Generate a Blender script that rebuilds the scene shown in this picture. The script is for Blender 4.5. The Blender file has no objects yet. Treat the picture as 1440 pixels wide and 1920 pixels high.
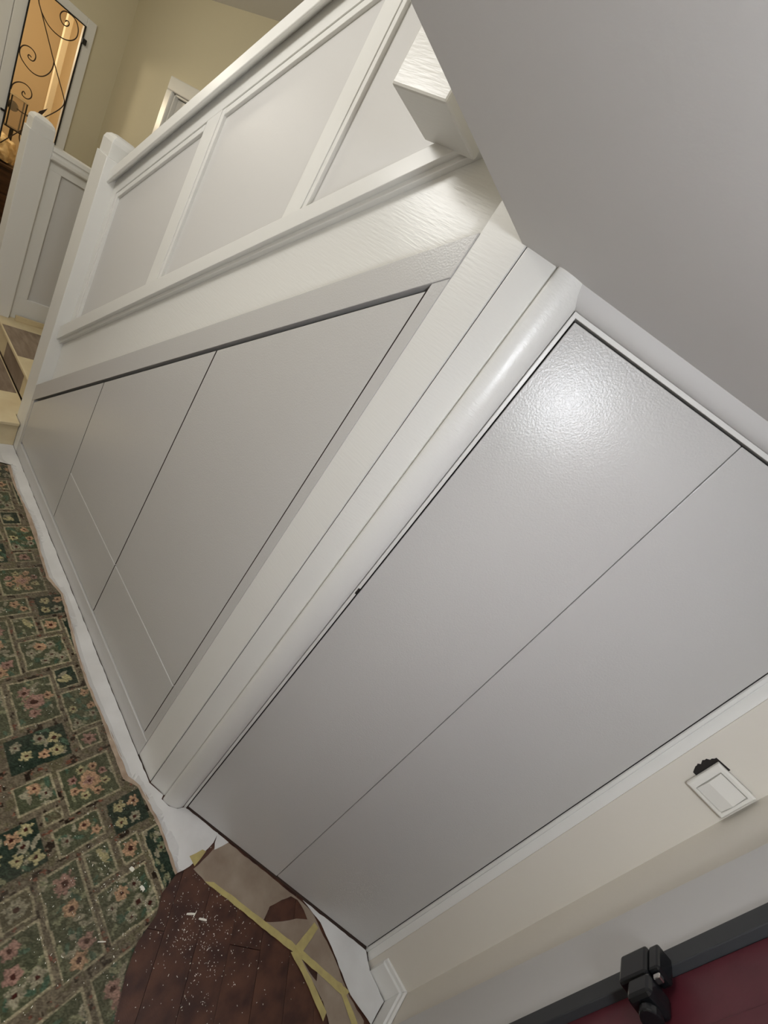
import bpy, bmesh, math, random
import numpy as np
from mathutils import Vector, Matrix
random.seed(7); np.random.seed(7)
S = bpy.context.scene
COL = S.collection

# ---------------------------------------------------------------- camera
cam_d = bpy.data.cameras.new('camera'); cam = bpy.data.objects.new('camera', cam_d); COL.objects.link(cam)
CAMH = 1.95
R0 = Vector((0.62016567, 0.54569027, 0.5635749))      # image right in world axes
R1 = Vector((0.66329437, 0.01882078, -0.74812188))    # image down
R2 = Vector((-0.41884975, 0.83777557, -0.35028129))   # view direction
m = Matrix((( R0.x, -R1.x, -R2.x, 0), (R0.y, -R1.y, -R2.y, 0), (R0.z, -R1.z, -R2.z, CAMH), (0, 0, 0, 1)))
cam.matrix_world = m
cam_d.sensor_fit = 'VERTICAL'; cam_d.sensor_height = 36.0; cam_d.lens = 766.13 / 1920 * 36
cam_d.clip_start = 0.02
S.camera = cam

# ---------------------------------------------------------------- world, lights, exposure
w = bpy.data.worlds.new('world'); S.world = w; w.use_nodes = True
w.node_tree.nodes['Background'].inputs[0].default_value = (0.9, 0.95, 1, 1)
w.node_tree.nodes['Background'].inputs[1].default_value = 0.05
S.view_settings.view_transform = 'Standard'; S.view_settings.look = 'None'
S.view_settings.gamma = 1.0; S.view_settings.use_curve_mapping = False
S.view_settings.exposure = 0.45

def point(name, loc, power, color, radius=0.06):
    l = bpy.data.lights.new(name, 'POINT'); l.energy = power; l.color = color; l.shadow_soft_size = radius
    o = bpy.data.objects.new(name, l); o.location = loc; COL.objects.link(o); return o
def area(name, loc, rot, size, power, color):
    l = bpy.data.lights.new(name, 'AREA'); l.energy = power; l.color = color; l.shape = 'DISK'; l.size = size
    o = bpy.data.objects.new(name, l); o.location = loc; o.rotation_euler = rot; COL.objects.link(o); return o
point('hall_lamp', (0.34, 0.07, 2.145), 15.0, (0.90, 0.94, 1.0), 0.07)
point('stairwell_lamp', (-1.95, -0.20, 2.70), 24, (1.0, 0.985, 0.95), 0.20)
point('landing_fill', (-4.7, 0.15, 2.75), 15, (1.0, 0.92, 0.76), 0.12)  # unseen fill, added to brighten the far left hall
point('far_room_lamp', (-7.4, 0.9, 2.3), 26, (1.0, 0.84, 0.58), 0.12)

# ---------------------------------------------------------------- materials
def mat(name, color, rough=0.5, noise=None, bump=None, spec=0.5, metal=0.0, coat=0.0, color2=None, nscale=8.0, nmap=(1, 1, 1)):
    m = bpy.data.materials.new(name); m.use_nodes = True; nt = m.node_tree; b = nt.nodes['Principled BSDF']
    b.inputs['Base Color'].default_value = (*color, 1); b.inputs['Roughness'].default_value = rough
    b.inputs['Specular IOR Level'].default_value = spec; b.inputs['Metallic'].default_value = metal
    b.inputs['Coat Weight'].default_value = coat
    tc = nt.nodes.new('ShaderNodeTexCoord'); mp = nt.nodes.new('ShaderNodeMapping')
    nt.links.new(tc.outputs['Object'], mp.inputs[0])
    if color2:
        mp2 = nt.nodes.new('ShaderNodeMapping'); mp2.inputs['Scale'].default_value = nmap
        nt.links.new(tc.outputs['Object'], mp2.inputs[0])
        n = nt.nodes.new('ShaderNodeTexNoise'); n.inputs['Scale'].default_value = nscale; n.inputs['Detail'].default_value = 6
        nt.links.new(mp2.outputs[0], n.inputs[0])
        r = nt.nodes.new('ShaderNodeValToRGB'); r.color_ramp.elements[0].position = .35; r.color_ramp.elements[1].position = .68
        r.color_ramp.elements[0].color = (*color, 1); r.color_ramp.elements[1].color = (*color2, 1)
        nt.links.new(n.outputs[0], r.inputs[0]); nt.links.new(r.outputs[0], b.inputs['Base Color'])
    if bump:
        sc, st, mps = bump
        mp.inputs['Scale'].default_value = mps
        n = nt.nodes.new('ShaderNodeTexNoise'); n.inputs['Scale'].default_value = sc; n.inputs['Detail'].default_value = 3
        bp = nt.nodes.new('ShaderNodeBump'); bp.inputs['Strength'].default_value = st; bp.inputs['Distance'].default_value = 0.002
        nt.links.new(mp.outputs[0], n.inputs[0]); nt.links.new(n.outputs[0], bp.inputs['Height']); nt.links.new(bp.outputs[0], b.inputs['Normal'])
    return m
WHITE = mat('white_gloss_paint', (.80, .795, .765), .33, bump=(130, .07, (.25, 1, .25)), spec=.5)
WHITE2 = mat('white_brushed_gloss_paint', (.80, .795, .765), .30, bump=(130, .26, (.16, 1, 1.4)), spec=.5)
GREY = mat('grey_eggshell_door_paint', (.60, .59, .575), .26, bump=(210, .30, (1, 1, 1)), spec=.5)
PANEL = mat('pale_grey_panel_paint', (.66, .65, .635), .40, bump=(120, .10, (1, 1, 1)))
TRIMG = mat('pale_grey_trim_paint', (.57, .56, .55), .35, bump=(60, .1, (1, 1, .3)))
CEIL = mat('matt_ceiling_paint', (.80, .79, .775), .8, bump=(90, .10, (1, 1, 1)))
CREAM = mat('cream_wall_paint', (.72, .68, .605), .6, bump=(70, .18, (1, 1, 1)))
HALLW = mat('cream_hall_wall_paint', (.66, .60, .43), .75, bump=(70, .15, (1, 1, 1)))
AMBER = mat('ochre_room_paint', (.74, .60, .40), .7, bump=(40, .15, (1, 1, 1)))
BARE = mat('bare_yellowed_stair_paint', (.74, .64, .42), .5, color2=(.66, .54, .33), nscale=7, bump=(40, .2, (1, 1, 1)))
BWOOD = mat('bare_brown_stair_wood', (.20, .145, .10), .6, color2=(.30, .23, .17), nscale=9, nmap=(1, 4, 1), bump=(60, .3, (1, 6, 1)))
BOARD = mat('dark_red_brown_varnished_board', (.038, .012, .007), .40, color2=(.100, .038, .020), nscale=11, nmap=(1.4, 1, 1), bump=(80, .25, (1, 8, 1)))
RAW_SHADE = mat('raw_and_shaded_board_edge', (.06, .042, .035), .8)
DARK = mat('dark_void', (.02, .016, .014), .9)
DBROWN = mat('dark_brown_carcass', (.10, .065, .05), .8)
BLACK = mat('black_satin_plastic', (.006, .0065, .0075), .25)
RUBBER = mat('charcoal_weather_strip', (.035, .037, .04), .6)
RED = mat('deep_red_door_paint', (.105, .019, .028), .45, color2=(.085, .014, .022), nscale=25, bump=(60, .1, (1, 1, 1)))
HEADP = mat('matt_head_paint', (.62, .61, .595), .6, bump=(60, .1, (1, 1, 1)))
PLASTIC = mat('white_switch_plastic', (.78, .76, .71), .3)
IRON = mat('brown_wrought_iron', (.05, .028, .015), .5, metal=.3)
KRAFT = mat('dusty_brown_kraft_paper', (.24, .18, .13), .85, color2=(.34, .275, .21), nscale=9, bump=(25, .5, (1, 1, 1)))
PAPER = mat('white_lining_paper', (.74, .735, .72), .8, color2=(.63, .62, .60), nscale=6, bump=(18, .5, (1, 1, 1)))
TAPE = mat('yellow_masking_tape', (.50, .42, .16), .65, color2=(.42, .34, .14), nscale=30, bump=(120, .5, (1, 1, 1)))
TANTAPE = mat('tan_dusty_tape', (.50, .39, .29), .75, color2=(.34, .25, .18), nscale=20, bump=(80, .5, (1, 1, 1)))
CHIP = mat('cream_paint_chip', (.82, .80, .70), .6)
CLOTH = mat('cream_woven_cloth', (.80, .66, .42), .9, color2=(.55, .40, .22), nscale=25, bump=(40, .8, (1, 1, 1)))
CHESTM = mat('dark_brown_stained_wood', (.045, .022, .012), .45, color2=(.09, .045, .025), nscale=6, nmap=(1, 1, 5))
GLASS = mat('smoked_lantern_glass', (.75, .68, .6), .05)
GLASS.node_tree.nodes['Principled BSDF'].inputs['Transmission Weight'].default_value = .85
CHROME = mat('polished_steel', (.75, .73, .70), .2, metal=1)

# ---------------------------------------------------------------- helpers
def wloc(o):
    v = Vector((0, 0, 0))
    while o: v += o.location; o = o.parent
    return v
def obj(name, bm, material, parent=None, bevel=0.0, smooth=False, origin=None):
    bmesh.ops.recalc_face_normals(bm, faces=bm.faces)
    off = wloc(parent) if parent else Vector((0, 0, 0))
    loc = Vector((0, 0, 0))
    if origin is not None: loc = Vector(origin) - off
    bmesh.ops.translate(bm, verts=bm.verts, vec=-(off + loc))
    me = bpy.data.meshes.new(name); bm.to_mesh(me); bm.free()
    me.materials.append(material)
    o = bpy.data.objects.new(name, me); COL.objects.link(o); o.location = loc; o.parent = parent
    if smooth:
        for p in me.polygons: p.use_smooth = True
        me.set_sharp_from_angle(angle=math.radians(38))
    if bevel:
        b = o.modifiers.new('bevel', 'BEVEL'); b.width = bevel; b.segments = 2; b.limit_method = 'ANGLE'; b.angle_limit = math.radians(35)
    return o
def tag(o, label=None, cat=None, group=None, kind=None):
    if label: o['label'] = label
    if cat: o['category'] = cat
    if group: o['group'] = group
    if kind: o['kind'] = kind
    return o
def thing(name, label, cat, loc, group=None):
    o = bpy.data.objects.new(name, None); COL.objects.link(o); o.location = loc; o.empty_display_size = .05
    return tag(o, label, cat, group)
def prism(bm, pts, vec):
    a = [bm.verts.new(p) for p in pts]; vec = Vector(vec); b = [bm.verts.new(Vector(p) + vec) for p in pts]
    bm.faces.new(a); bm.faces.new(b[::-1]); n = len(pts)
    for i in range(n): bm.faces.new((a[i], b[i], b[(i + 1) % n], a[(i + 1) % n]))
    return bm
def box(x0, x1, y0, y1, z0, z1, bm=None):
    bm = bm or bmesh.new()
    return prism(bm, [(x0, y0, z0), (x1, y0, z0), (x1, y1, z0), (x0, y1, z0)], (0, 0, z1 - z0))
def XZ(pts, y0, y1, bm=None):
    return prism(bm or bmesh.new(), [(x, y0, z) for x, z in pts], (0, y1 - y0, 0))
def YZ(pts, x0, x1, bm=None):
    return prism(bm or bmesh.new(), [(x0, y, z) for y, z in pts], (x1 - x0, 0, 0))
def XY(pts, z0, z1, bm=None):
    return prism(bm or bmesh.new(), [(x, y, z0) for x, y in pts], (0, 0, z1 - z0))
def tube(pts, r, n=8, bm=None, r2=None):
    bm = bm or bmesh.new(); rings = []
    pts = [Vector(p) for p in pts]
    for i, p in enumerate(pts):
        d = (pts[min(i + 1, len(pts) - 1)] - pts[max(i - 1, 0)]).normalized()
        u = d.orthogonal().normalized() if abs(d.x) > .9 else d.cross(Vector((1, 0, 0))).normalized(); v = d.cross(u)
        rings.append([bm.verts.new(p + (u * math.cos(2 * math.pi * k / n) + v * math.sin(2 * math.pi * k / n)) * r) for k in range(n)])
    for a, b in zip(rings, rings[1:]):
        for k in range(n): bm.faces.new((a[k], a[(k + 1) % n], b[(k + 1) % n], b[k]))
    bm.faces.new(rings[0]); bm.faces.new(rings[-1][::-1]); return bm
def smoothline(pts, it=2):
    for _ in range(it):
        q = [pts[0]]
        for a, b in zip(pts, pts[1:]):
            q += [tuple(.75 * x + .25 * y for x, y in zip(a, b)), tuple(.25 * x + .75 * y for x, y in zip(a, b))]
        pts = q + [pts[-1]]
    return pts
def sweep(profile, path_a, path_b, bm=None):
    """profile: list of offset vectors, swept straight from point a to b"""
    bm = bm or bmesh.new()
    a = [bm.verts.new(Vector(path_a) + Vector(p)) for p in profile]; b = [bm.verts.new(Vector(path_b) + Vector(p)) for p in profile]
    bm.faces.new(a); bm.faces.new(b[::-1]); n = len(a)
    for i in range(n): bm.faces.new((a[i], b[i], b[(i + 1) % n], a[(i + 1) % n]))
    return bm
def struct(name, bm, m, bevel=0.0): return tag(obj(name, bm, m, None, bevel), kind='structure')

# ---------------------------------------------------------------- plan
CZ = 2.245                                   # hall ceiling
TH = .444; BU = Vector((math.cos(TH), math.sin(TH), 0)); BN = Vector((math.sin(TH), -math.cos(TH), 0))
B0 = Vector((-.395, .99, 0))                 # foot of the tall doors' left edge
def B(u, d, z): return B0 + BU * u + BN * d + Vector((0, 0, z))
def Bbox(u0, u1, d0, d1, z0, z1, bm=None):
    return prism(bm or bmesh.new(), [B(u0, d0, z0), B(u1, d0, z0), B(u1, d1, z0), B(u0, d1, z0)], (0, 0, z1 - z0))
def rail(q, s): return lambda x: q + s * (x + 2.8)

# ---------------------------------------------------------------- structure
fl = struct('floor', box(-9.4, 1.0, -1.5, 2.3, -.12, -.012), DBROWN)
# upper ceilings and the edge of the stairwell opening
struct('ceiling', XY([(-.573, -1.4), (.72, -1.4), (.72, 1.60), (-.573, 1.60)], CZ, CZ + .22), CEIL)
struct('ceiling_stairwell', box(-6.4, -1.2, -1.4, 2.0, 3.085, 3.2), CEIL)
struct('ceiling_upper', box(-1.25, -.45, -1.4, 2.0, 4.2, 4.3), CEIL)
struct('wall_stairwell', box(-1.2, -1.1, -1.4, 2.0, 3.2, 4.2), HALLW)
struct('wall_stairwell_side', box(-.573, -.5, -1.4, 2.0, CZ + .22, 4.2), HALLW)
# walls
struct('wall_front', box(-6.5, .8, -1.5, -1.4, -.012, 4.3), CREAM)
wb = bmesh.new()
box(-6.32, -4.99, 1.9, 2.0, -.012, 3.2, wb); box(-4.16, -.1, 1.9, 2.0, -.012, 4.3, wb); box(-4.99, -4.16, 1.9, 2.0, 2.40, 3.2, wb)
struct('wall_back', wb, HALLW)
wl = bmesh.new()
YZ([(-1.4, -.012), (.66, -.012), (.66, 3.2), (-1.4, 3.2)], -6.42, -6.32, wl)
YZ([(1.6, -.012), (2.0, -.012), (2.0, 3.2), (1.6, 3.2)], -6.42, -6.32, wl)
YZ([(.66, 2.45), (1.6, 2.45), (1.6, 3.2), (.66, 3.2)], -6.42, -6.32, wl)
struct('wall_left', wl, HALLW)
# little return wall beside the tall cupboard and the wall with the front door
struct('wall_right', box(.470, .70, 1.366, 1.47, -.012, CZ), CREAM)
wr = bmesh.new(); prism(wr, [(.608, 1.02, -.012), (.608, 1.366, -.012), (.630, 1.366, CZ), (.630, 1.02, CZ)], (.09, 0, 0)); box(.608, .72, -1.4, .08, -.012, CZ, wr); box(.62, .72, .08, 1.02, 2.08, CZ, wr)
struct('wall_door_side', wr, CREAM)
# far room beyond the grille
struct('wall_far_room', box(-9.3, -9.2, -.6, 2.3, -.012, 3.0), AMBER)
struct('wall_far_room_side', box(-9.2, -6.42, 2.1, 2.2, -.012, 3.0), AMBER)
struct('wall_far_room_near', box(-9.2, -6.42, -.5, -.4, -.012, 3.0), AMBER)
struct('ceiling_far_room', box(-9.3, -6.42, -.6, 2.2, 3.0, 3.1), AMBER)
struct('trim_far_room', box(-7.66, -7.60, 1.755, 1.81, -.012, 2.9), mat('cream_far_post', (.80, .70, .52), .6), .004)

# white doorway with wrought iron grille in the left wall
d1 = struct('door_1', box(-6.36, -6.30, 1.12, 1.198, .0, 2.437), WHITE, .004)
for nm, bm_ in (('door_panel', box(-6.37, -6.315, .70, 1.118, 0, 2.437)), ('jamb', box(-6.40, -6.30, 1.588, 1.66, 0, 2.505)),
                ('door_head', box(-6.40, -6.30, .62, 1.588, 2.437, 2.505)), ('jamb', box(-6.40, -6.30, .62, .70, 0, 2.437))):
    obj(nm, bm_, WHITE, d1, .004)
g = thing('iron_grille', 'wrought iron scrollwork grille in the white doorway at far left', 'grille', (-6.3, 1.39, 0))
gf = bmesh.new()
box(-6.298, -6.288, 1.194, 1.204, .3, 2.437, gf); box(-6.298, -6.288, 1.575, 1.587, .3, 2.437, gf); box(-6.298, -6.288, 1.204, 1.575, 2.427, 2.437, gf)
obj('frame', gf, BLACK, g)
SC = dict(
 stem=[(1.249, 2.43), (1.249, 2.34), (1.28, 2.293), (1.318, 2.226), (1.388, 2.104), (1.429, 2.031), (1.492, 1.929), (1.555, 1.828), (1.576, 1.785), (1.565, 1.732), (1.522, 1.654), (1.462, 1.566)],
 s1=[(1.281, 2.288), (1.333, 2.239), (1.392, 2.22), (1.46, 2.225), (1.511, 2.255), (1.542, 2.302), (1.544, 2.358), (1.526, 2.402), (1.493, 2.426), (1.448, 2.425), (1.416, 2.411), (1.399, 2.374), (1.407, 2.343), (1.431, 2.319), (1.461, 2.326), (1.474, 2.35), (1.467, 2.369), (1.448, 2.366), (1.445, 2.35)],
 s2=[(1.435, 2.022), (1.437, 1.982), (1.428, 1.926), (1.391, 1.861), (1.342, 1.832), (1.286, 1.837), (1.225, 1.874), (1.206, 1.909), (1.207, 1.949), (1.227, 1.984), (1.265, 1.999), (1.303, 1.986), (1.316, 1.956), (1.306, 1.915), (1.277, 1.911), (1.262, 1.925), (1.267, 1.943), (1.287, 1.935)],
 s3=[(1.204, 1.61), (1.208, 1.658), (1.241, 1.702), (1.285, 1.72), (1.324, 1.709), (1.346, 1.677), (1.344, 1.64), (1.319, 1.613), (1.284, 1.618), (1.277, 1.64), (1.288, 1.66), (1.301, 1.641)],
 s4=[(1.211, 1.15), (1.281, 1.269), (1.347, 1.378)], s5=[(1.329, 1.342), (1.324, 1.286), (1.343, 1.238), (1.351, 1.198)],
 s6=[(1.269, 1.495), (1.307, 1.488), (1.361, 1.497)])
for k, pts in SC.items():
    obj('scroll' if k != 'stem' else 'stem', tube([(-6.293, y, z) for y, z in smoothline(pts)], .0042, 6), IRON, g, smooth=True)
lf = bmesh.new()
for (y0, z0, y1, z1, wd) in ((1.36, 1.50, 1.43, 1.57, .018), (1.40, 1.53, 1.47, 1.65, .014), (1.42, 1.50, 1.36, 1.47, .014), (1.38, 1.53, 1.34, 1.48, .012)):
    d = Vector((0, y1 - y0, z1 - z0)); n = Vector((0, -d.z, d.y)).normalized() * wd
    a = Vector((-6.293, y0, z0)); mid = a + d * .45
    prism(lf, [a, mid + n, a + d, mid - n], (.004, 0, 0))
obj('leaf_cluster', lf, IRON, g)
obj('hinge', box(-6.30, -6.275, 1.578, 1.612, 2.30, 2.345), BLACK, g, .003)
obj('latch', box(-6.30, -6.275, 1.165, 1.196, 1.41, 1.428), BLACK, g, .003)
# things in the far room
ch = thing('chest_of_drawers', 'dark brown wooden chest beyond the grille at left edge', 'chest', (-7.6, 1.35, 0))
obj('body', box(-7.9, -7.25, .7, 1.60, 0, .82), CHESTM, ch, .005)
obj('top', box(-7.93, -7.22, .67, 1.63, .82, .85), CHESTM, ch, .005)
for k in range(3):
    dr = obj('drawer', box(-7.25, -7.235, .73, 1.57, .06 + .25 * k, .29 + .25 * k), CHESTM, ch, .003)
    obj('knob', tube([(-7.235, 1.15, .175 + .25 * k), (-7.205, 1.15, .175 + .25 * k)], .015), BLACK, dr)
def crumple(name, cx, cy, cz, sx, sy, sz, seed, amp=.25):
    bm = bmesh.new(); bmesh.ops.create_icosphere(bm, subdivisions=4, radius=1)
    rnd = np.random.RandomState(seed); ks = rnd.randn(9, 3) * 4; ph = rnd.rand(9) * 6.28
    for v in bm.verts:
        p = np.array(v.co); r = 1 + amp * sum(abs(math.sin(k @ p + f)) - .6 for k, f in zip(ks, ph)) / 3
        v.co = Vector((cx + p[0] * sx * r, cy + p[1] * sy * r, cz + max(p[2], -.35) * sz * r))
    return bm
cl = obj('crumpled_cloth', crumple('c', -7.40, 1.42, .93, .12, .15, .17, 3), CLOTH, None, smooth=True)
tag(cl, 'crumpled cream cloth heaped on the dark chest beyond the grille', 'cloth')
lt = thing('glass_lantern', 'square glass lantern with bright metal rim behind the grille', 'lantern', (-7.62, 1.53, .85))
pst = bmesh.new()
for yy in (1.47, 1.60):
    for xx in (-7.69, -7.57): box(xx - .006, xx + .006, yy - .006, yy + .006, 1.19, 1.50, pst)
obj('frame', pst, BLACK, lt)
obj('stand', tube([(-7.63, 1.535, .85), (-7.63, 1.535, 1.19)], .018), BLACK, lt)
obj('rim', box(-7.70, -7.56, 1.455, 1.615, 1.50, 1.515), CHROME, lt, .003)
obj('base', box(-7.70, -7.56, 1.455, 1.615, 1.18, 1.195), BLACK, lt, .003)
obj('pane', box(-7.566, -7.563, 1.475, 1.595, 1.195, 1.50), GLASS, lt)
bmc = bmesh.new(); bmesh.ops.create_uvsphere(bmc, u_segments=16, v_segments=10, radius=.05)
bmesh.ops.translate(bmc, verts=bmc.verts, vec=(-7.62, 1.50, 1.40)); obj('candle_bowl', bmc, BLACK, lt, smooth=True)

# back wall door
d3 = struct('door_3', box(-4.99, -4.16, 1.93, 1.96, 0, 2.38), PANEL, .003)
for nm, bx in (('architrave', box(-5.10, -4.99, 1.875, 1.93, 0, 2.40)), ('architrave', box(-5.10, -4.06, 1.875, 1.93, 2.40, 2.50)), ('architrave', box(-4.16, -4.06, 1.875, 1.93, 0, 2.40)),
               ('door_stop', box(-4.99, -4.965, 1.90, 1.93, 0, 2.40)), ('door_stop', box(-4.99, -4.16, 1.90, 1.93, 2.385, 2.40))):
    obj(nm, bx, WHITE, d3, .008 if nm == 'architrave' else .003)

# ---------------------------------------------------------------- staircase
XN = -2.81                                  # newel face towards the tall cupboard
st = thing('staircase', 'white cut-corner staircase rising to the right with worn bare treads', 'staircase', (-2.0, 1.3, 0))
SLU = .812
strp = [(XN, .52), (-.684, .505 + .815 * 2.116), (-.60, .505 + .815 * 2.2), (-.60, .83 + SLU * 2.2), (XN, .83)]
obj('string', XZ([(XN, .47), (-.69, .47 + .815 * 2.11), (-.69, .85 + SLU * 2.11), (XN, .85)], .957, .99), WHITE2, st, .002)
# first riser / treads (a cut quarter turn around the newel)
def partial(name, parts, parent): 
    for bmx, mt_ in parts: obj(name, bmx, mt_, parent, .003)
obj('riser', box(-2.895, -2.87, .10, .893, 0, .155), BARE, st, .002)
t1 = obj('tread', XY([(-4.05, .10), (-2.855, .10), (-2.855, .893), (-2.97, .893), (-2.97, .955), (-4.05, .955)], .155, .18), BARE, st, .006)
obj('bare_strip', XY([(-4.0, .10), (-3.22, .10), (-3.235, .945), (-3.98, .945)], .1795, .1812), BWOOD, t1)
r2 = obj('riser', box(-4.05, -2.97, .962, .985, .18, .335), BARE, st, .002)
obj('bare_strip', box(-3.72, -3.25, .9605, .963, .182, .333), BWOOD, r2)
t2 = obj('tread', XY([(-4.05, .945), (-2.97, .945), (-2.97, 1.88), (-4.20, 1.88), (-4.20, 1.02), (-4.05, 1.02)], .335, .36), BARE, st, .006)
obj('bare_strip', XY([(-3.895, .953), (-3.43, .953), (-3.43, 1.6), (-3.895, 1.6)], .3595, .3612), BWOOD, t2)
obj('landing_skirting', box(-4.05, -4.03, 1.05, 1.88, .36, .40), BARE, st, .002)
for k in range(12):
    x = -2.95 + .222 * k; z = .36 + .18 * k
    if x > -.95: break
    obj('riser', box(x, x + .02, .99, 1.88, z, z + .155), WHITE, st)
    obj('tread', box(x - .02, x + .24, .99, 1.88, z + .155, z + .18), BWOOD, st, .004)

# newel posts
def newel(name, label, x0, x1, y0, y1, z0, zc, ztop, rest=0.0):
    t = thing(name, label, 'newel post', ((x0 + x1) / 2, (y0 + y1) / 2, z0), 'newel posts')
    obj('shaft', box(x0, x1, y0, y1, z0, zc), WHITE, t, .003)
    i = .007; c = .028; h = ztop - zc
    bm = bmesh.new(); x0 += i; x1 -= i; y0 += i; y1 -= i
    lv = [(0, 0), (h * .62, 0), (h * .80, .006), (h * .93, .020), (h, c + .012)]
    rings = [[bm.verts.new(p) for p in ((x0 + e, y0 + e, zc + z), (x1 - e, y0 + e, zc + z), (x1 - e, y1 - e, zc + z), (x0 + e, y1 - e, zc + z))] for z, e in lv]
    for a, b in zip(rings, rings[1:]):
        for k in range(4): bm.faces.new((a[k], a[(k + 1) % 4], b[(k + 1) % 4], b[k]))
    bm.faces.new(rings[-1]); bm.faces.new(rings[0][::-1])
    obj('cap', bm, WHITE, t, .002)
    return t
newel('newel_post', 'white square newel post at the foot of the panelled stair balustrade', XN - .145, XN, .895, 1.045, 0, 1.79, 1.895)
newel('newel_post', 'white square newel post at far left, in front of the iron grille', -4.19, -4.05, .89, 1.018, 0, 1.603, 1.70)
pn = thing('newel_drop', 'white square newel drop hanging below the stairwell edge of the ceiling', 'newel post', (-.93, .86, 2.355))
obj('shaft', box(-1.020, -.838, .763, .930, 2.360, 4.0), WHITE2, pn, .006)

# sloped balustrade
bl = thing('stair_balustrade', 'white panelled sloping balustrade with pale grey panels above the stair string', 'balustrade', (-1.8, .97, .9))
XR = -.69
def band(q0, s0, q1, s1, xa, xb, y0, y1): return XZ([(xa, q0 + s0 * (xa + 2.8)), (xb, q0 + s0 * (xb + 2.8)), (xb, q1 + s1 * (xb + 2.8)), (xa, q1 + s1 * (xa + 2.8))], y0, y1)
obj('bottom_rail', band(.818, SLU, .900, .800, XN, XR, .920, .985), WHITE, bl, .002)
obj('bottom_rail_bead', band(.800, SLU, .822, SLU, XN, XR, .938, .958), WHITE, bl, .002)
obj('top_rail', band(1.645, .80, 1.75, .80, XN, XR - .5, .958, .985), WHITE, bl, .002)
obj('handrail', None or (lambda: (lambda bm: bm)(sweep(
    [(0, .930, 0), (0, .922, .006), (0, .922, .062), (0, .932, .076), (0, .950, .086), (0, .99, .086), (0, 1.008, .076), (0, 1.015, .062), (0, 1.015, .008), (0, 1.010, 0), (0, .985, .036), (0, .958, .036)],
    (XN, 0, 1.690 + .800 * (XN + 2.8)), (-.69, 0, 1.690 + .808 * 2.11))))(), WHITE, bl, .002)
ST = [(XN, -2.768), (-2.168, -2.092), (-1.462, -1.399)]
for a, b in ST: obj('stile', band(.86, .80, 1.6445, .80, a, b, .958, .985), WHITE, bl, .001)
PN = [(-2.768, -2.168), (-2.092, -1.462), (-1.399, -.69)]
for a, b in PN:
    p = obj('panel', band(.86, .80, 1.66, .80, a - .01, b + .01, .974, .984), PANEL, bl)
    # beads
    obj('bead', band(1.617, .80, 1.645, .80, a + .018, b - .014, .962, .976), WHITE, p, .002)
    obj('bead', band(.90, .80, 1.645, .80, a, a + .018, .961, .976), WHITE, p, .002)
    obj('bead', band(.90, .80, 1.645, .80, b - .014, b, .964, .976), WHITE, p, .002)

# level landing balustrade
lb = thing('landing_balustrade', 'short level white balustrade with one recessed panel between the two newel posts', 'balustrade', (-4.1, 1.4, .36))
LY0, LY1 = 1.018, 1.88
obj('handrail', sweep([(-4.045, 0, 1.505), (-4.035, 0, 1.515), (-4.035, 0, 1.535), (-4.050, 0, 1.545), (-4.050, 0, 1.552), (-4.040, 0, 1.560), (-4.050, 0, 1.585), (-4.09, 0, 1.592), (-4.13, 0, 1.585), (-4.14, 0, 1.505)],
    (0, LY0, 0), (0, LY1, 0)), WHITE, lb, .002)
obj('top_rail', box(-4.12, -4.075, LY0, LY1, 1.445, 1.505), WHITE, lb, .002)
obj('bottom_rail', box(-4.12, -4.075, LY0, LY1, .36, .53), WHITE, lb, .002)
for a, b in ((LY0, 1.098), (1.80, LY1)): obj('stile', box(-4.12, -4.075, a, b, .53, 1.445), WHITE, lb, .002)
obj('panel', box(-4.105, -4.095, 1.09, 1.81, .52, 1.455), PANEL, lb)

# ---------------------------------------------------------------- cupboard under the stairs
uc = thing('understairs_cupboard', 'grey cupboard with flat flush doors and drawers filling the triangle under the stairs', 'cupboard', (-1.7, .9, 0))
YF = .895
obj('kick_rail', XZ([(XN + .002, 0), (-.684, 0), (-.684, .098), (XN + .002, .085)], YF, .93), GREY, uc, .0015)
obj('sloping_rail', band(.392, .815, .502, .815, XN + .002, -.684, YF, .95), GREY, uc, .0015)
obj('stile', XZ([(-.722, .099), (-.684, .099), (-.684, .391 + .815 * 2.116), (-.722, .391 + .815 * 2.078)], YF + .002, .93), GREY, uc, .0015)
obj('stile', XZ([(XN + .002, .087), (-2.775, .087), (-2.775, .391 + .815 * .025), (XN + .002, .391 - .815 * .008)], YF + .001, .93), GREY, uc, .0015)
obj('carcass', XZ([(XN, .05), (-.69, .05), (-.69, .40 + .815 * 2.10), (XN, .42)], .950, .956), DBROWN, uc)
top = lambda x: .374 + .815 * (x + 2.8)
def door(nm, x0, x1, z0, z1=None, dy=0.0):
    pts = [(x0, z0), (x1, z0)] + ([(x1, top(x1)), (x0, top(x0))] if z1 is None else [(x1, z1), (x0, z1)])
    o = obj(nm, XZ(pts, YF + .003 + dy, YF + .023 + dy), GREY, uc, .0018)
    o.data.materials.append(RAW_SHADE)  # raw brown on sloping tops; on side edges, gap shade put in as dark colour
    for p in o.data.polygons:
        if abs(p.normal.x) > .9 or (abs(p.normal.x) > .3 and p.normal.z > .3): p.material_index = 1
    return o
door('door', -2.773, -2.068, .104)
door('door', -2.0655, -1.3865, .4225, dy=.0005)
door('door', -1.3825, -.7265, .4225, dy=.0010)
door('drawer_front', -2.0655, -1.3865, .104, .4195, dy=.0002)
door('drawer_front', -1.3825, -.7265, .104, .4195, dy=.0006)

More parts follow.
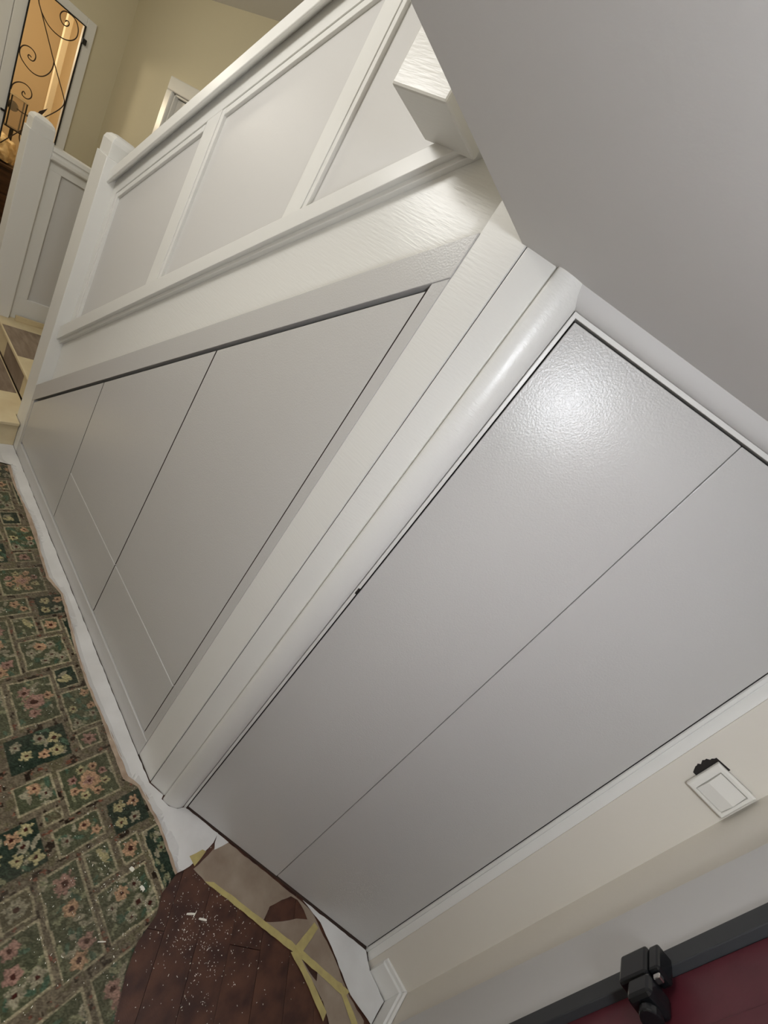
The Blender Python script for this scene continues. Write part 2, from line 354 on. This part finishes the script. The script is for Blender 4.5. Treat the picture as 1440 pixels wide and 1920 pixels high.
# white corner board
struct('trim_1', XZ([(-.684, 0), (-.5625, 0), (-.5625, CZ + .3), (-.684, CZ + .3)], .8985, .93), WHITE2, .002)
struct('wall_cupboard_back', box(-.70, -.55, .935, 1.0, -.012, CZ), DARK)
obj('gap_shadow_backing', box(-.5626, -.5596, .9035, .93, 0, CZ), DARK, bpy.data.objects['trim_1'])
# corner strip between corner board and round moulding
cs = [(-.5597, .904), (-.5592, .9005), (-.556, .9002), (-.488, .9255), (-.486, .9285), (-.480, .9345), (-.470, .942), (-.47, .97), (-.5595, .94)]
struct('trim_2', XY(cs, 0, CZ), WHITE2, .001)

# ---------------------------------------------------------------- tall cupboard
tc = thing('tall_cupboard', 'tall grey pair of flush doors in a rounded white architrave, floor to ceiling', 'cupboard', B(.458, 0, 0))
prof = [(-.1060, -.02), (-.1060, .026), (-.1048, .0305), (-.101, .0335), (-.093, .0355), (-.083, .0362), (-.072, .0358), (-.061, .0343), (-.050, .0315), (-.040, .0275), (-.031, .0220), (-.0245, .0150), (-.0205, .0075), (-.0190, -.02)]
profi = [(-.0185, -.02), (-.0185, .006), (-.0165, .0075), (-.009, .0065), (-.008, .004), (-.008, -.02)]
def Bprism(pr, z0, z1):
    bm = bmesh.new(); a = [B(u, d, z0) for u, d in pr]; return prism(bm, a, (0, 0, z1 - z0))
obj('architrave', Bprism(prof, 0, CZ), WHITE2, tc, smooth=True)
lip = obj('frame_lip', Bprism(profi, 0, 2.203), WHITE, tc)
obj('catch', Bbox(-.0135, -.0075, .0045, .0082, 1.293, 1.315), DARK, tc)
# head: same section turned on its side, cut by the ceiling
hb = bmesh.new()
ang = [(2.2035, -.02), (2.2035, .006), (2.206, .012), (2.210, .017), (2.216, .0215), (2.224, .025), (2.234, .0275), (CZ, .029), (CZ, -.02)]
a = [hb.verts.new(B(-.0195 - (z - 2.203) * 1.0, d, z)) for z, d in ang]; b = [hb.verts.new(B(.96, d, z)) for z, d in ang]
hb.faces.new(a); hb.faces.new(b[::-1])
for i in range(len(a)): hb.faces.new((a[i], b[i], b[(i + 1) % len(a)], a[(i + 1) % len(a)]))
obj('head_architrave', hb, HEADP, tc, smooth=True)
obj('frame_lip', Bbox(-.0185, .925, -.02, .0072, 2.1925, 2.203), WHITE, tc, .001)
hz = 2.1875
obj('door', Bbox(-.004, .4535, -.018, .002, .011, hz), GREY, tc, .0018)
obj('door', Bbox(.4560, .9165, -.018, .0008, .012, hz), GREY, tc, .0018)
profr = [(.9200, -.02), (.9200, .0045), (.9275, .0075), (.931, .006), (.934, .016), (.942, .027), (.954, .034), (.968, .036), (.984, .040), (1.003, .030), (1.003, -.02)]
obj('architrave', Bprism(profr, 0, CZ), WHITE, tc, smooth=True)
obj('gap_shade_fill', Bbox(.9168, .9199, -.018, -.0005, .016, hz), DARK, tc)  # added dark strip standing in for the shade inside the right door gap
obj('carcass', Bbox(-.09, .93, -.05, -.03, -.01, CZ), DARK, tc)

# ---------------------------------------------------------------- right side
sk = [(.4895, 1.366), (.4895, 1.351), (.589, 1.348), (.589, 1.205), (.608, 1.205), (.608, 1.366)]
b1 = bmesh.new(); XY([(.4905, 1.366), (.4905, 1.350), (.589, 1.347), (.608, 1.366)], 0, .098, b1)
b1b = struct('baseboard_right', b1, WHITE, .001)
obj('ogee_top', XY([(.4905, 1.366), (.4905, 1.357), (.597, 1.355), (.608, 1.366)], .098, .118), WHITE, b1b, .003)
b2 = struct('baseboard_door_side', XY([(.589, 1.347), (.589, 1.232), (.608, 1.232), (.608, 1.366)], 0, .098), WHITE, .001)
obj('ogee_top', XY([(.597, 1.355), (.597, 1.230), (.608, 1.230), (.608, 1.366)], .098, .118), WHITE, b2, .003)
# broad grey door frame (leans a touch)
struct('trim_3', prism(bmesh.new(), [(.602, 1.232, 0), (.602, 1.018, 0), (.606, 1.030, CZ), (.606, 1.158, CZ)], (.04, 0, 0)), TRIMG, .002)
d2 = struct('door_2', box(.612, .655, .12, .984, .01, 2.07), RED, .003)
fr = bmesh.new()
for y0, y1, z0, z1 in ((.24, .885, .25, 1.0), (.24, .885, 1.15, 1.95)):
    box(.6105, .6125, y0 + .012, y1 - .012, z0 + .012, z1 - .012, fr)
obj('raised_panel', fr, RED, d2, .001)
obj('weather_strip', prism(bmesh.new(), [(.597, 1.018, 0), (.597, .978, 0), (.597, .988, 2.1), (.597, 1.029, 2.1)], (.03, 0, 0)), RUBBER, d2, .002)
obj('door_head', box(.60, .64, .06, 1.03, 2.07, 2.14), TRIMG, d2, .002)
obj('jamb', box(.60, .66, .05, .118, 0, 2.07), TRIMG, d2, .002)
rl = thing('rim_latch', 'glossy black rim latch on the edge of the dark red door', 'latch', (.59, .93, 1.28))
obj('keep', box(.562, .602, .940, 1.000, 1.236, 1.304), BLACK, rl, .006)
obj('keep_lip', box(.566, .600, .944, .997, 1.305, 1.330), BLACK, rl, .005)
obj('case', box(.562, .612, .899, .9395, 1.258, 1.312), BLACK, rl, .008)
obj('bolt', box(.570, .582, .930, .9395, 1.313, 1.328), CHROME, rl, .002)
obj('knob', tube([(.590, .895, 1.288), (.590, .884, 1.289), (.590, .880, 1.289)], .020, 16), BLACK, rl, .004)

sw = thing('light_switch', 'square white rocker light switch plate hanging slightly loose on the cream wall', 'switch', (.568, 1.36, 1.537))
X0, X1, Z0, Z1 = .517, .613, 1.487, 1.588
def frust(x0, x1, z0, z1, ya, yb, i, bm=None):
    bm = bm or bmesh.new()
    a = [bm.verts.new(p) for p in ((x0, ya, z0), (x1, ya, z0), (x1, ya, z1), (x0, ya, z1))]
    b = [bm.verts.new(p) for p in ((x0 + i, yb, z0 + i), (x1 - i, yb, z0 + i), (x1 - i, yb, z1 - i), (x0 + i, yb, z1 - i))]
    for k in range(4): bm.faces.new((a[k], a[(k + 1) % 4], b[(k + 1) % 4], b[k]))
    bm.faces.new(a[::-1]); bm.faces.new(b); return bm
plb = bmesh.new()
def ring(bm, loops):
    rs_ = [[bm.verts.new((x, y, z)) for x, z in ((a_, c_), (b_, c_), (b_, d_), (a_, d_))] for a_, b_, c_, d_, y in loops]
    for p_, q_ in zip(rs_, rs_[1:]):
        for k in range(4): bm.faces.new((p_[k], p_[(k + 1) % 4], q_[(k + 1) % 4], q_[k]))
    bm.faces.new(rs_[0][::-1]); bm.faces.new(rs_[-1])
XM0, XM1, ZM0, ZM1 = X0 + .016, X1 - .011, Z0 + .011, Z1 - .013
ring(plb, [(X0 + .001, X1 - .001, Z0 + .001, Z1 - .001, 1.361), (X0, X1, Z0, Z1, 1.349), (X0 + .004, X1 - .004, Z0 + .004, Z1 - .004, 1.344), (XM0, XM1, ZM0, ZM1, 1.3435), (XM0 + .001, XM1 - .001, ZM0 + .001, ZM1 - .001, 1.350)])
obj('plate', plb, PLASTIC, sw, .0012)
rk = bmesh.new(); xa, xb, za, zb = XM0 + .0022, XM1 - .0022, ZM0 + .0022, ZM1 - .0022; zm = (za + zb) / 2 - .002
vs = [(xa, 1.3465, za), (xb, 1.3465, za), (xb, 1.3395, zm), (xa, 1.3395, zm), (xb, 1.3440, zb), (xa, 1.3440, zb), (xa, 1.351, za), (xb, 1.351, za), (xb, 1.351, zb), (xa, 1.351, zb)]
V = [rk.verts.new(v) for v in vs]
for f in ((0, 1, 2, 3), (3, 2, 4, 5), (0, 6, 7, 1), (5, 4, 8, 9), (6, 9, 8, 7), (0, 3, 5, 9, 6), (1, 7, 8, 4, 2)): rk.faces.new([V[i] for i in f])
obj('rocker', rk, PLASTIC, sw, .0008)
obj('back_box', box(X0 + .006, X1 - .006, 1.3612, 1.366, Z0 + .012, Z1 - .002), BLACK, sw)
hole = bmesh.new(); pts = []
rr = random.Random(5)
for i in range(15):
    t = i / 14; pts.append((X0 - .002 - .009 * math.sin(math.pi * t) - rr.random() * .006, Z0 + .030 + t * .072))
pts += [(X0 + .03, Z1 + .003), (X0 + .03, Z0 + .03)]
XZ(pts, 1.3645, 1.3665, hole); obj('broken_plaster_gap', hole, DARK, sw)

# ---------------------------------------------------------------- floor coverings
# varnished boards, laid on the diagonal, clipped to the hall corner
def clip(poly, n, c):
    out = []
    for i in range(len(poly)):
        a, b = poly[i], poly[(i + 1) % len(poly)]
        da = a[0] * n[0] + a[1] * n[1] - c; db = b[0] * n[0] + b[1] * n[1] - c
        if da <= 0: out.append(a)
        if (da < 0 < db) or (db < 0 < da):
            t = da / (da - db); out.append((a[0] + (b[0] - a[0]) * t, a[1] + (b[1] - a[1]) * t))
    return out
wdir = Vector((.70, -.714)); wn = Vector((.714, .70)); cnt = 0
half = [((-1, 0), .62), ((1, 0), .588), ((0, -1), .3), ((0, 1), 1.345), ((-BN.x, -BN.y), -(B0.x * BN.x + B0.y * BN.y) - .0 - .002)]
for i in range(-12, 18):
    for j in range(-3, 5):
        c0 = wn * (i * .118) + wdir * (j * .62 + (i % 3) * .21)
        q = [c0, c0 + wdir * .6185, c0 + wdir * .6185 + wn * .1168, c0 + wn * .1168]
        pl = [(v.x, v.y) for v in q]
        for n_, c_ in half:
            pl = clip(pl, n_, c_)
            if len(pl) < 3: break
        if len(pl) < 3: continue
        ar = abs(sum(pl[k][0] * pl[(k + 1) % len(pl)][1] - pl[(k + 1) % len(pl)][0] * pl[k][1] for k in range(len(pl)))) / 2
        if ar < .0015: continue
        bmv = XY(pl, -.010, -.0005 + .0006 * ((i * 7 + j * 3) % 3))
        o = obj('floorboard', bmv, BOARD, fl, .0006, origin=(c0.x, c0.y, 0)); cnt += 1

# carpet ------------------------------------------------
def lin(c): 
    c = np.array(c) / 255.; return np.where(c <= .04045, c / 12.92, ((c + .055) / 1.055) ** 2.4)
def ymax(x):      # edge hidden under the lining paper
    pts = [(-2.9, .80), (-2.66, .80), (-2.64, .845), (-2.43, .832), (-2.256, .838), (-2.167, .847), (-2.02, .843), (-1.9, .831), (-1.709, .826), (-1.59, .855), (-1.427, .845), (-1.243, .828), (-1.07, .823), (-.892, .83), (-.775, .834), (-.62, .836), (-.565, .862), (-.40, .876), (-.22, .867), (3, .867)]
    return np.interp(x, [p[0] for p in pts], [p[1] for p in pts])
def xmax(y):
    pts = [(-1.5, 1.2), (-.02, .5), (.59, .004), (.645, -.076), (.695, -.124), (.77, -.154), (.804, -.197), (.866, -.22), (.9, -.23)]
    return np.interp(y, [p[0] for p in pts], [p[1] for p in pts])
xs = np.concatenate([np.arange(-2.66, -1.9, .006), np.arange(-1.9, .20, .0036), np.arange(.2, .56, .04)])
ys = np.concatenate([np.arange(-1.3, .30, .05), np.arange(.30, .885, .0036)])
GX, GY = np.meshgrid(xs, ys, indexing='ij')
px = GX.ravel(); py = GY.ravel()
rs = np.random.RandomState(3)
def vnoise(x, y, sc, seed):
    r = np.random.RandomState(seed).rand(257, 257); u = x * sc; v = y * sc
    i = np.floor(u).astype(int); j = np.floor(v).astype(int); fu = u - i; fv = v - j
    fu = fu * fu * (3 - 2 * fu); fv = fv * fv * (3 - 2 * fv); i %= 256; j %= 256
    return (r[i, j] * (1 - fu) + r[i + 1, j] * fu) * (1 - fv) + (r[i, j + 1] * (1 - fu) + r[i + 1, j + 1] * fu) * fv
P = 1.035
wx = px + .004 * (vnoise(px, py, 25, 1) - .5); wy = py + .004 * (vnoise(px, py, 25, 2) - .5)
cx = ((wx + .79) % P) - .79                   # fold into one repeat [-.79, .245]
C_band = lin((112, 102, 84)); C_band2 = lin((58, 46, 36)); C_line = lin((162, 152, 124)); C_green = lin((82, 86, 64)); C_dgreen = lin((46, 58, 47)); C_olive = lin((98, 92, 70))
PEACH = lin((186, 150, 118)); PINK = lin((164, 128, 114)); YEL = lin((176, 166, 124)); PALE = lin((152, 145, 122)); REDC = lin((66, 32, 26)); LEAF = lin((132, 132, 102)); TEAL = lin((76, 98, 78))
n1 = vnoise(px, py, 110, 5); n2 = vnoise(px, py, 60, 6); n3 = vnoise(px, py, 140, 12)
col = C_band[None, :] * (.75 + .5 * n1)[:, None]
spot = (n2 > .72) & (n1 > .4); col[spot] = C_band2 * .6
col[(n2 < .25)] = C_olive * 1.15
col[(n2 > .60) & (n1 < .25)] = lin((120, 76, 60))
def rect(x0, x1, y0, y1, fill, border=True):
    b = .0065
    inside = (cx > x0) & (cx < x1) & (wy > y0) & (wy < y1)
    if border:
        out = (cx > x0 - b) & (cx < x1 + b) & (wy > y0 - b) & (wy < y1 + b) & ~inside
        col[out] = C_line * (.85 + .3 * n1[out])[:, None]
    col[inside] = fill * (.8 + .4 * n1[inside])[:, None]
    return inside
def flower(x, y, r, c, inside, petals=5, core=REDC, ph=0.0):
    dx = cx - x; dy = wy - y; d = np.hypot(dx, dy); a = np.arctan2(dy, dx)
    e = r * 1.12 * (.86 + .13 * np.cos(petals * a + ph)) * (.72 + .52 * n3)
    mk = (d < e) & inside; col[mk] = c * (.78 + .4 * n1[mk])[:, None]
    mk = (d < e) & (d > e * .42) & (n1 > .72) & inside; col[mk] = col[mk] * .6
    mk = (d < r * .30 * (.6 + .8 * n2)) & inside; col[mk] = core
def leaf(x, y, r, an, c, inside):
    dx = cx - x; dy = wy - y; u = dx * math.cos(an) + dy * math.sin(an); v = -dx * math.sin(an) + dy * math.cos(an)
    mk = ((u / r) ** 2 + (v / (r * .38)) ** 2 < .7 + .6 * n2) & inside; col[mk] = c * (.8 + .35 * n1[mk])[:, None]
rf = random.Random(11)
def scatter(x0, x1, y0, y1, ins, n, cols, r=.016, lv=10):
    for _ in range(int(lv * 1.6)): leaf(rf.uniform(x0, x1), rf.uniform(y0, y1), r * rf.uniform(.7, 1.1), rf.uniform(0, 3.1), rf.choice([LEAF, PALE, TEAL, LEAF * .7]), ins)
    pts = []
    for _ in range(n * 40):
        p = (rf.uniform(x0 + r, x1 - r), rf.uniform(y0 + r, y1 - r))
        if all(math.hypot(p[0] - a, p[1] - b) > r * 2.0 for a, b in pts): pts.append(p)
        if len(pts) >= n: break
    for p in pts: flower(p[0], p[1], r * rf.uniform(.85, 1.15), rf.choice(cols), ins, rf.choice([4, 5, 6]), ph=rf.random() * 6)
i = rect(-.747, -.592, .632, .789, C_green); scatter(-.747, -.592, .632, .789, i, 0, [PEACH], .016, 12)
for k in range(8): flower(-.67 + .052 * math.cos(k * .785 + .3), .71 + .052 * math.sin(k * .785 + .3), .015, [PEACH, YEL, PINK][k % 3], i, 5, ph=k)
flower(-.67, .711, .037, PEACH * .95, i, 8); flower(-.67, .711, .016, PINK, i, 4)
i = rect(-.556, -.442, .733, .850, C_dgreen, False)
for k, (a_, b_) in enumerate(((-.53, .77), (-.525, .82), (-.475, .76), (-.47, .805))): flower(a_, b_, .019, [YEL, PEACH, YEL, PALE][k], i, 5, ph=k)
i = rect(-.415, -.345, .733, .788, C_green); flower(-.38, .76, .024, PEACH, i, 7)
i = rect(-.445, -.342, .633, .702, C_green); leaf(-.41, .68, .03, .4, YEL, i); scatter(-.445, -.342, .633, .702, i, 0, [YEL], .013, 9)
i = rect(-.557, -.475, .573, .702, C_green); scatter(-.557, -.475, .573, .702, i, 0, [PALE], .016, 9); flower(-.53, .655, .018, PEACH, i); flower(-.497, .685, .015, PEACH, i); flower(-.51, .60, .017, PALE, i)
i = rect(-.750, -.660, .504, .606, C_green); scatter(-.75, -.66, .504, .606, i, 2, [PEACH, PALE], .018, 10)
i = rect(-.625, -.590, .559, .606, C_olive); scatter(-.625, -.59, .559, .606, i, 0, [PALE], .01, 5)
i = rect(-.630, -.485, .39, .541, C_dgreen, False); scatter(-.63, -.485, .40, .54, i, 7, [YEL, YEL, PEACH, PALE], .019, 6)
i = rect(-.441, -.163, .509, .608, C_green); scatter(-.441, -.163, .509, .608, i, 4, [PEACH, PALE, PINK], .020, 22); flower(-.395, .565, .030, PINK, i, 8)
i = rect(-.311, -.169, .634, .779, C_green); scatter(-.311, -.169, .634, .779, i, 6, [PALE, PEACH, PALE], .019, 18)
i = rect(-.442, -.370, .41, .480, C_olive); flower(-.406, .445, .027, PALE, i, 9)
i = rect(-.345, -.180, .375, .482, C_green); scatter(-.345, -.18, .375, .482, i, 4, [PALE, PINK], .020, 12)
i = rect(-.120, .072, .565, .690, C_green); scatter(-.12, .072, .565, .690, i, 4, [PINK, PEACH], .019, 18); flower(-.02, .625, .034, PINK, i, 6)
i = rect(-.138, -.048, .715, .783, C_dgreen); leaf(-.09, .75, .026, .6, YEL, i); leaf(-.11, .74, .02, 2, PALE, i); leaf(-.08, .735, .02, 1, YEL, i)
i = rect(-.018, .150, .715, .823, C_green); scatter(-.018, .150, .715, .823, i, 5, [PEACH, YEL, PALE], .018, 16)
i = rect(.105, .238, .508, .686, C_dgreen, False); scatter(.105, .238, .508, .686, i, 8, [YEL, PEACH, PALE, PALE], .019, 8)
i = rect(.178, .236, .72, .785, C_green); flower(.207, .752, .024, PINK, i, 7)
i = rect(-.40, -.205, .812, .9, C_dgreen); scatter(-.40, -.205, .815, .87, i, 2, [LEAF], .013, 14)
i = rect(-.12, .085, .395, .535, C_green); scatter(-.12, .085, .395, .535, i, 5, [PALE, PEACH], .020, 14)
# walked-in dust
dust = np.clip(vnoise(px, py, 5, 8) * 1.5 - .25, 0, 1)[:, None] * .45
col = col * (1 - dust) + lin((96, 90, 78))[None, :] * dust
col = col * (.62 + .76 * rs.rand(len(px)) * (.6 + .8 * n3))[:, None] * 1.08
cxp = np.minimum(px, xmax(py)); cyp = np.minimum(py, ymax(px))
edge = (px > xmax(py) - .004) | (py > ymax(px) - .004)
cz = .0085 + .0022 * (rs.rand(len(px)) - .5) + .0015 * vnoise(px, py, 8, 9); cz[edge] = .0005
nx, ny = len(xs), len(ys)
idx = np.arange(nx * ny).reshape(nx, ny)
quads = np.stack([idx[:-1, :-1].ravel(), idx[1:, :-1].ravel(), idx[1:, 1:].ravel(), idx[:-1, 1:].ravel()], 1)
V3 = np.stack([cxp, cyp, cz], 1)
ar = np.abs((V3[quads[:, 2], 0] - V3[quads[:, 0], 0]) * (V3[quads[:, 2], 1] - V3[quads[:, 0], 1]))
quads = quads[ar > 1e-8]
me = bpy.data.meshes.new('carpet')
me.vertices.add(len(V3)); me.vertices.foreach_set('co', V3.astype(np.float32).ravel())
me.loops.add(len(quads) * 4); me.loops.foreach_set('vertex_index', quads.astype(np.int32).ravel())
me.polygons.add(len(quads)); me.polygons.foreach_set('loop_start', np.arange(0, len(quads) * 4, 4, dtype=np.int32))
me.update(calc_edges=True)
at = me.color_attributes.new('weave', 'FLOAT_COLOR', 'POINT')
at.data.foreach_set('color', np.concatenate([np.clip(col * .95, 0, 1), np.ones((len(col), 1))], 1).astype(np.float32).ravel())
cm = bpy.data.materials.new('green_floral_carpet'); cm.use_nodes = True; nt = cm.node_tree; bs = nt.nodes['Principled BSDF']
an = nt.nodes.new('ShaderNodeAttribute'); an.attribute_name = 'weave'; nt.links.new(an.outputs['Color'], bs.inputs['Base Color'])
bs.inputs['Roughness'].default_value = .95; bs.inputs['Specular IOR Level'].default_value = .15
nn = nt.nodes.new('ShaderNodeTexNoise'); nn.inputs['Scale'].default_value = 450; bp = nt.nodes.new('ShaderNodeBump'); bp.inputs['Strength'].default_value = .7; bp.inputs['Distance'].default_value = .003
tcn = nt.nodes.new('ShaderNodeTexCoord'); nt.links.new(tcn.outputs['Object'], nn.inputs[0]); nt.links.new(nn.outputs[0], bp.inputs['Height']); nt.links.new(bp.outputs[0], bs.inputs['Normal'])
me.materials.append(cm)
cp = bpy.data.objects.new('carpet', me); COL.objects.link(cp)
tag(cp, 'worn green carpet with a grid of flower squares, cut off beside the bare boards', 'carpet')

# paper and tape ------------------------------------------
def sheet(name, outline, z, m, label, cat, holes=(), amp=.002, sub=5, thick=.0012, seed=1, hfun=None, group=None):
    bm = bmesh.new(); edges = []
    for loop in [outline] + list(holes):
        dense = []
        for a, b in zip(loop, loop[1:] + loop[:1]):
            L = math.hypot(b[0] - a[0], b[1] - a[1]); n = max(1, int(L / .02)); rn = random.Random(hash((round(a[0], 3), round(b[1], 3))) % 999)
            for k in range(n):
                t = k / n; j = .0015 if k else 0
                dense.append((a[0] + (b[0] - a[0]) * t + rn.uniform(-j, j), a[1] + (b[1] - a[1]) * t + rn.uniform(-j, j)))
        vs = [bm.verts.new((x, y, 0)) for x, y in dense]
        edges += [bm.edges.new((vs[k], vs[(k + 1) % len(vs)])) for k in range(len(vs))]
    bmesh.ops.triangle_fill(bm, use_beauty=True, use_dissolve=False, edges=edges)
    for _ in range(2):
        es = [e for e in bm.edges if e.calc_length() > .03]
        if es: bmesh.ops.subdivide_edges(bm, edges=es, cuts=1); bmesh.ops.triangulate(bm, faces=bm.faces)
    for v in bm.verts:
        x, y = v.co.x, v.co.y
        h = amp * (math.sin(31 * x + 17 * y + seed) + math.sin(-23 * x + 41 * y + 2 * seed) + 2) / 4
        v.co.z = (hfun(x, y) if hfun else z) + h
    r = bmesh.ops.extrude_face_region(bm, geom=list(bm.faces))
    for v in [g_ for g_ in r['geom'] if isinstance(g_, bmesh.types.BMVert)]: v.co.z += thick
    o = obj(name, bm, m, None, smooth=False)
    return tag(o, label, cat, group)
def on_carpet(x, y):
    inside = y < float(ymax(x)) + .004 and x < float(xmax(y)) + .006
    return .0115 if inside else .002
wall_pts = [(-.5575, .893), (-.684, .892), (-2.80, .893), (-2.868, .893)]
outer = [(-2.868, .79), (-2.66, .79), (-2.64, .838), (-2.43, .825), (-2.256, .832), (-2.167, .841), (-2.02, .837), (-1.904, .825), (-1.709, .819), (-1.59, .849), (-1.427, .838), (-1.243, .821), (-1.07, .816), (-.892, .823), (-.775, .827), (-.617, .830), (-.563, .856), (-.392, .872), (-.219, .865), (-.213, .914), (-.231, 1.023), (-.249, 1.052)]
prw = [(-.405, .976), (-.414, .951), (-.441, .925), (-.478, .911), (-.488, .922)]
sheet('lining_paper', outer + prw + wall_pts, .002, PAPER, 'long white lining paper strip taped along the foot of the understairs cupboard', 'paper', hfun=on_carpet, amp=.003, thick=.0008)
tan_o = [(x, y - .014 - .006 * math.sin(37 * x)) for x, y in outer[2:19]]; tan_i = [(x, y + .004) for x, y in outer[2:19]]
sheet('carpet_tape', tan_o + tan_i[::-1], .0105, TANTAPE, 'frayed tan tape edge between the carpet and the lining paper', 'tape', amp=.0008, thick=.0006)
sheet('lining_paper', [(.146, 1.2385), (.30, 1.312), (.4385, 1.376), (.489, 1.349), (.586, 1.342), (.586, 1.255), (.475, 1.238), (.353, 1.253), (.247, 1.262)], .0045, PAPER,
      'white lining paper wedge at the foot of the right hand tall cupboard door', 'paper', amp=.002)
sheet('lining_paper', [(-.249, 1.0505), (-.227, 1.027), (-.207, 1.015), (-.197, 1.074)], .0025, PAPER, 'small white paper corner peeping from beneath the tall cupboard door', 'paper', amp=.001)
sheet('kraft_paper', [(-.198, .922), (-.205, .985), (-.213, 1.019), (-.199, 1.072), (.035, 1.182), (.146, 1.233), (.195, 1.252), (.353, 1.249), (.479, 1.233), (.560, 1.240), (.586, 1.20), (.53, 1.13), (.475, 1.124), (.416, 1.139), (.313, 1.136), (.228, 1.117), (.056, 1.036), (-.135, .942)],
      .0012, KRAFT, 'dusty brown kraft paper sheet covering the boards before the tall cupboard', 'paper',
      holes=[[(.095, 1.068), (.076, 1.113), (.090, 1.165), (.105, 1.205), (.132, 1.222), (.175, 1.226), (.205, 1.222), (.173, 1.184), (.145, 1.134), (.114, 1.089)],
             [(.262, 1.135), (.285, 1.150), (.345, 1.168), (.36, 1.150), (.32, 1.141)]], amp=.0015)
sheet('masking_tape', [(-.139, .940), (-.117, .967), (.210, 1.130), (.300, 1.168), (.470, 1.242), (.463, 1.214), (.300, 1.146), (.219, 1.108)], .0042, TAPE, 'long yellow masking tape strip along the inner edge of the kraft paper', 'tape', amp=.0008, thick=.0006)
sheet('masking_tape', [(.233, 1.110), (.246, 1.132), (.34, 1.136), (.442, 1.133), (.449, 1.109), (.33, 1.114)], .0052, TAPE, 'yellow masking tape strip running from the tape crossing towards the picture bottom', 'tape', amp=.0008, thick=.0006)
sheet('masking_tape', [(.232, 1.130), (.230, 1.240), (.253, 1.243), (.264, 1.140)], .0056, TAPE, 'short yellow masking tape strip running from the tape crossing to the cupboard', 'tape', amp=.0008, thick=.0006)
sheet('masking_tape', [(.413, 1.216), (.433, 1.229), (.558, 1.212), (.548, 1.190)], .0050, TAPE, 'yellow masking tape strip beside the right hand lining paper wedge', 'tape', amp=.0008, thick=.0006)
sheet('masking_tape', [(-.242, .925), (-.234, .975), (-.221, .985), (-.203, .928)], .0040, TAPE, 'torn yellow tape scrap at the corner of the carpet', 'tape', amp=.001, thick=.0006)
# debris
def chip(x, y, l, wd, an, z, label):
    bm = bmesh.new(); c, s = math.cos(an), math.sin(an)
    pts = [(x + c * a - s * b, y + s * a + c * b) for a, b in ((-l / 2, -wd * .4), (-l * .1, -wd / 2), (l / 2, -wd * .35), (l * .46, wd * .4), (0, wd / 2), (-l * .45, wd * .3))]
    return tag(obj('paint_chip', XY(pts, z, z + .0018), CHIP), label, 'paint chip')
chip(-.086, .861, .030, .0065, .90, .002, 'long white paint chip on the dark boards, nearer the carpet')
chip(-.047, .889, .030, .0065, .75, .002, 'long white paint chip on the dark boards, nearer the kraft paper')
chip(-.076, .871, .016, .003, 2.0, .0022, 'thin white sliver crossing between the long chips on the boards')
chip(-.318, .742, .017, .012, .3, .0118, 'round cream paint flake on the carpet corner')
chip(-.247, .752, .020, .010, .2, .0118, 'pointed yellowish paint flake on the carpet edge near the boards')
chip(-.190, .610, .024, .003, .9, .0118, 'slim white sliver on the carpet near the picture bottom')
rd = random.Random(4); fk = bmesh.new(); fk2 = bmesh.new()
def fleck(bm, x, y, z, s):
    a = rd.uniform(0, 3.1); c, sn = math.cos(a), math.sin(a); l = s * rd.uniform(.6, 1.8); wd = s * rd.uniform(.3, .7)
    XY([(x + c * p - sn * q, y + sn * p + c * q) for p, q in ((-l, -wd), (l * .8, -wd * .8), (l, wd), (-l * .7, wd * .8))], z, z + .001, bm)
for _ in range(520):
    x = rd.gauss(-.02, .10); y = rd.gauss(.86, .085)
    if rd.random() < .25: x = rd.uniform(-.3, .45); y = rd.uniform(.55, 1.15)
    if x < float(xmax(y)) + .006 or y > 1.1 + .4 * x: continue
    fleck(fk, x, y, .0012, rd.choice([.0008, .0012, .0018, .0012]))
for _ in range(420):
    x = rd.uniform(-2.2, -.1); y = rd.uniform(.35, .83)
    if rd.random() < .5: x = rd.gauss(-.32, .12); y = rd.gauss(.66, .1)
    if x > float(xmax(y)) - .01 or y > float(ymax(x)) - .01: continue
    fleck(fk2, x, y, .0112, rd.choice([.0009, .0013, .002, .0012]))
tag(obj('board_debris', fk, CHIP), 'tiny white paint flecks scattered over the dark boards', 'debris', kind='stuff')
tag(obj('carpet_debris', fk2, CHIP), 'tiny white paint flecks scattered over the green carpet', 'debris', kind='stuff')
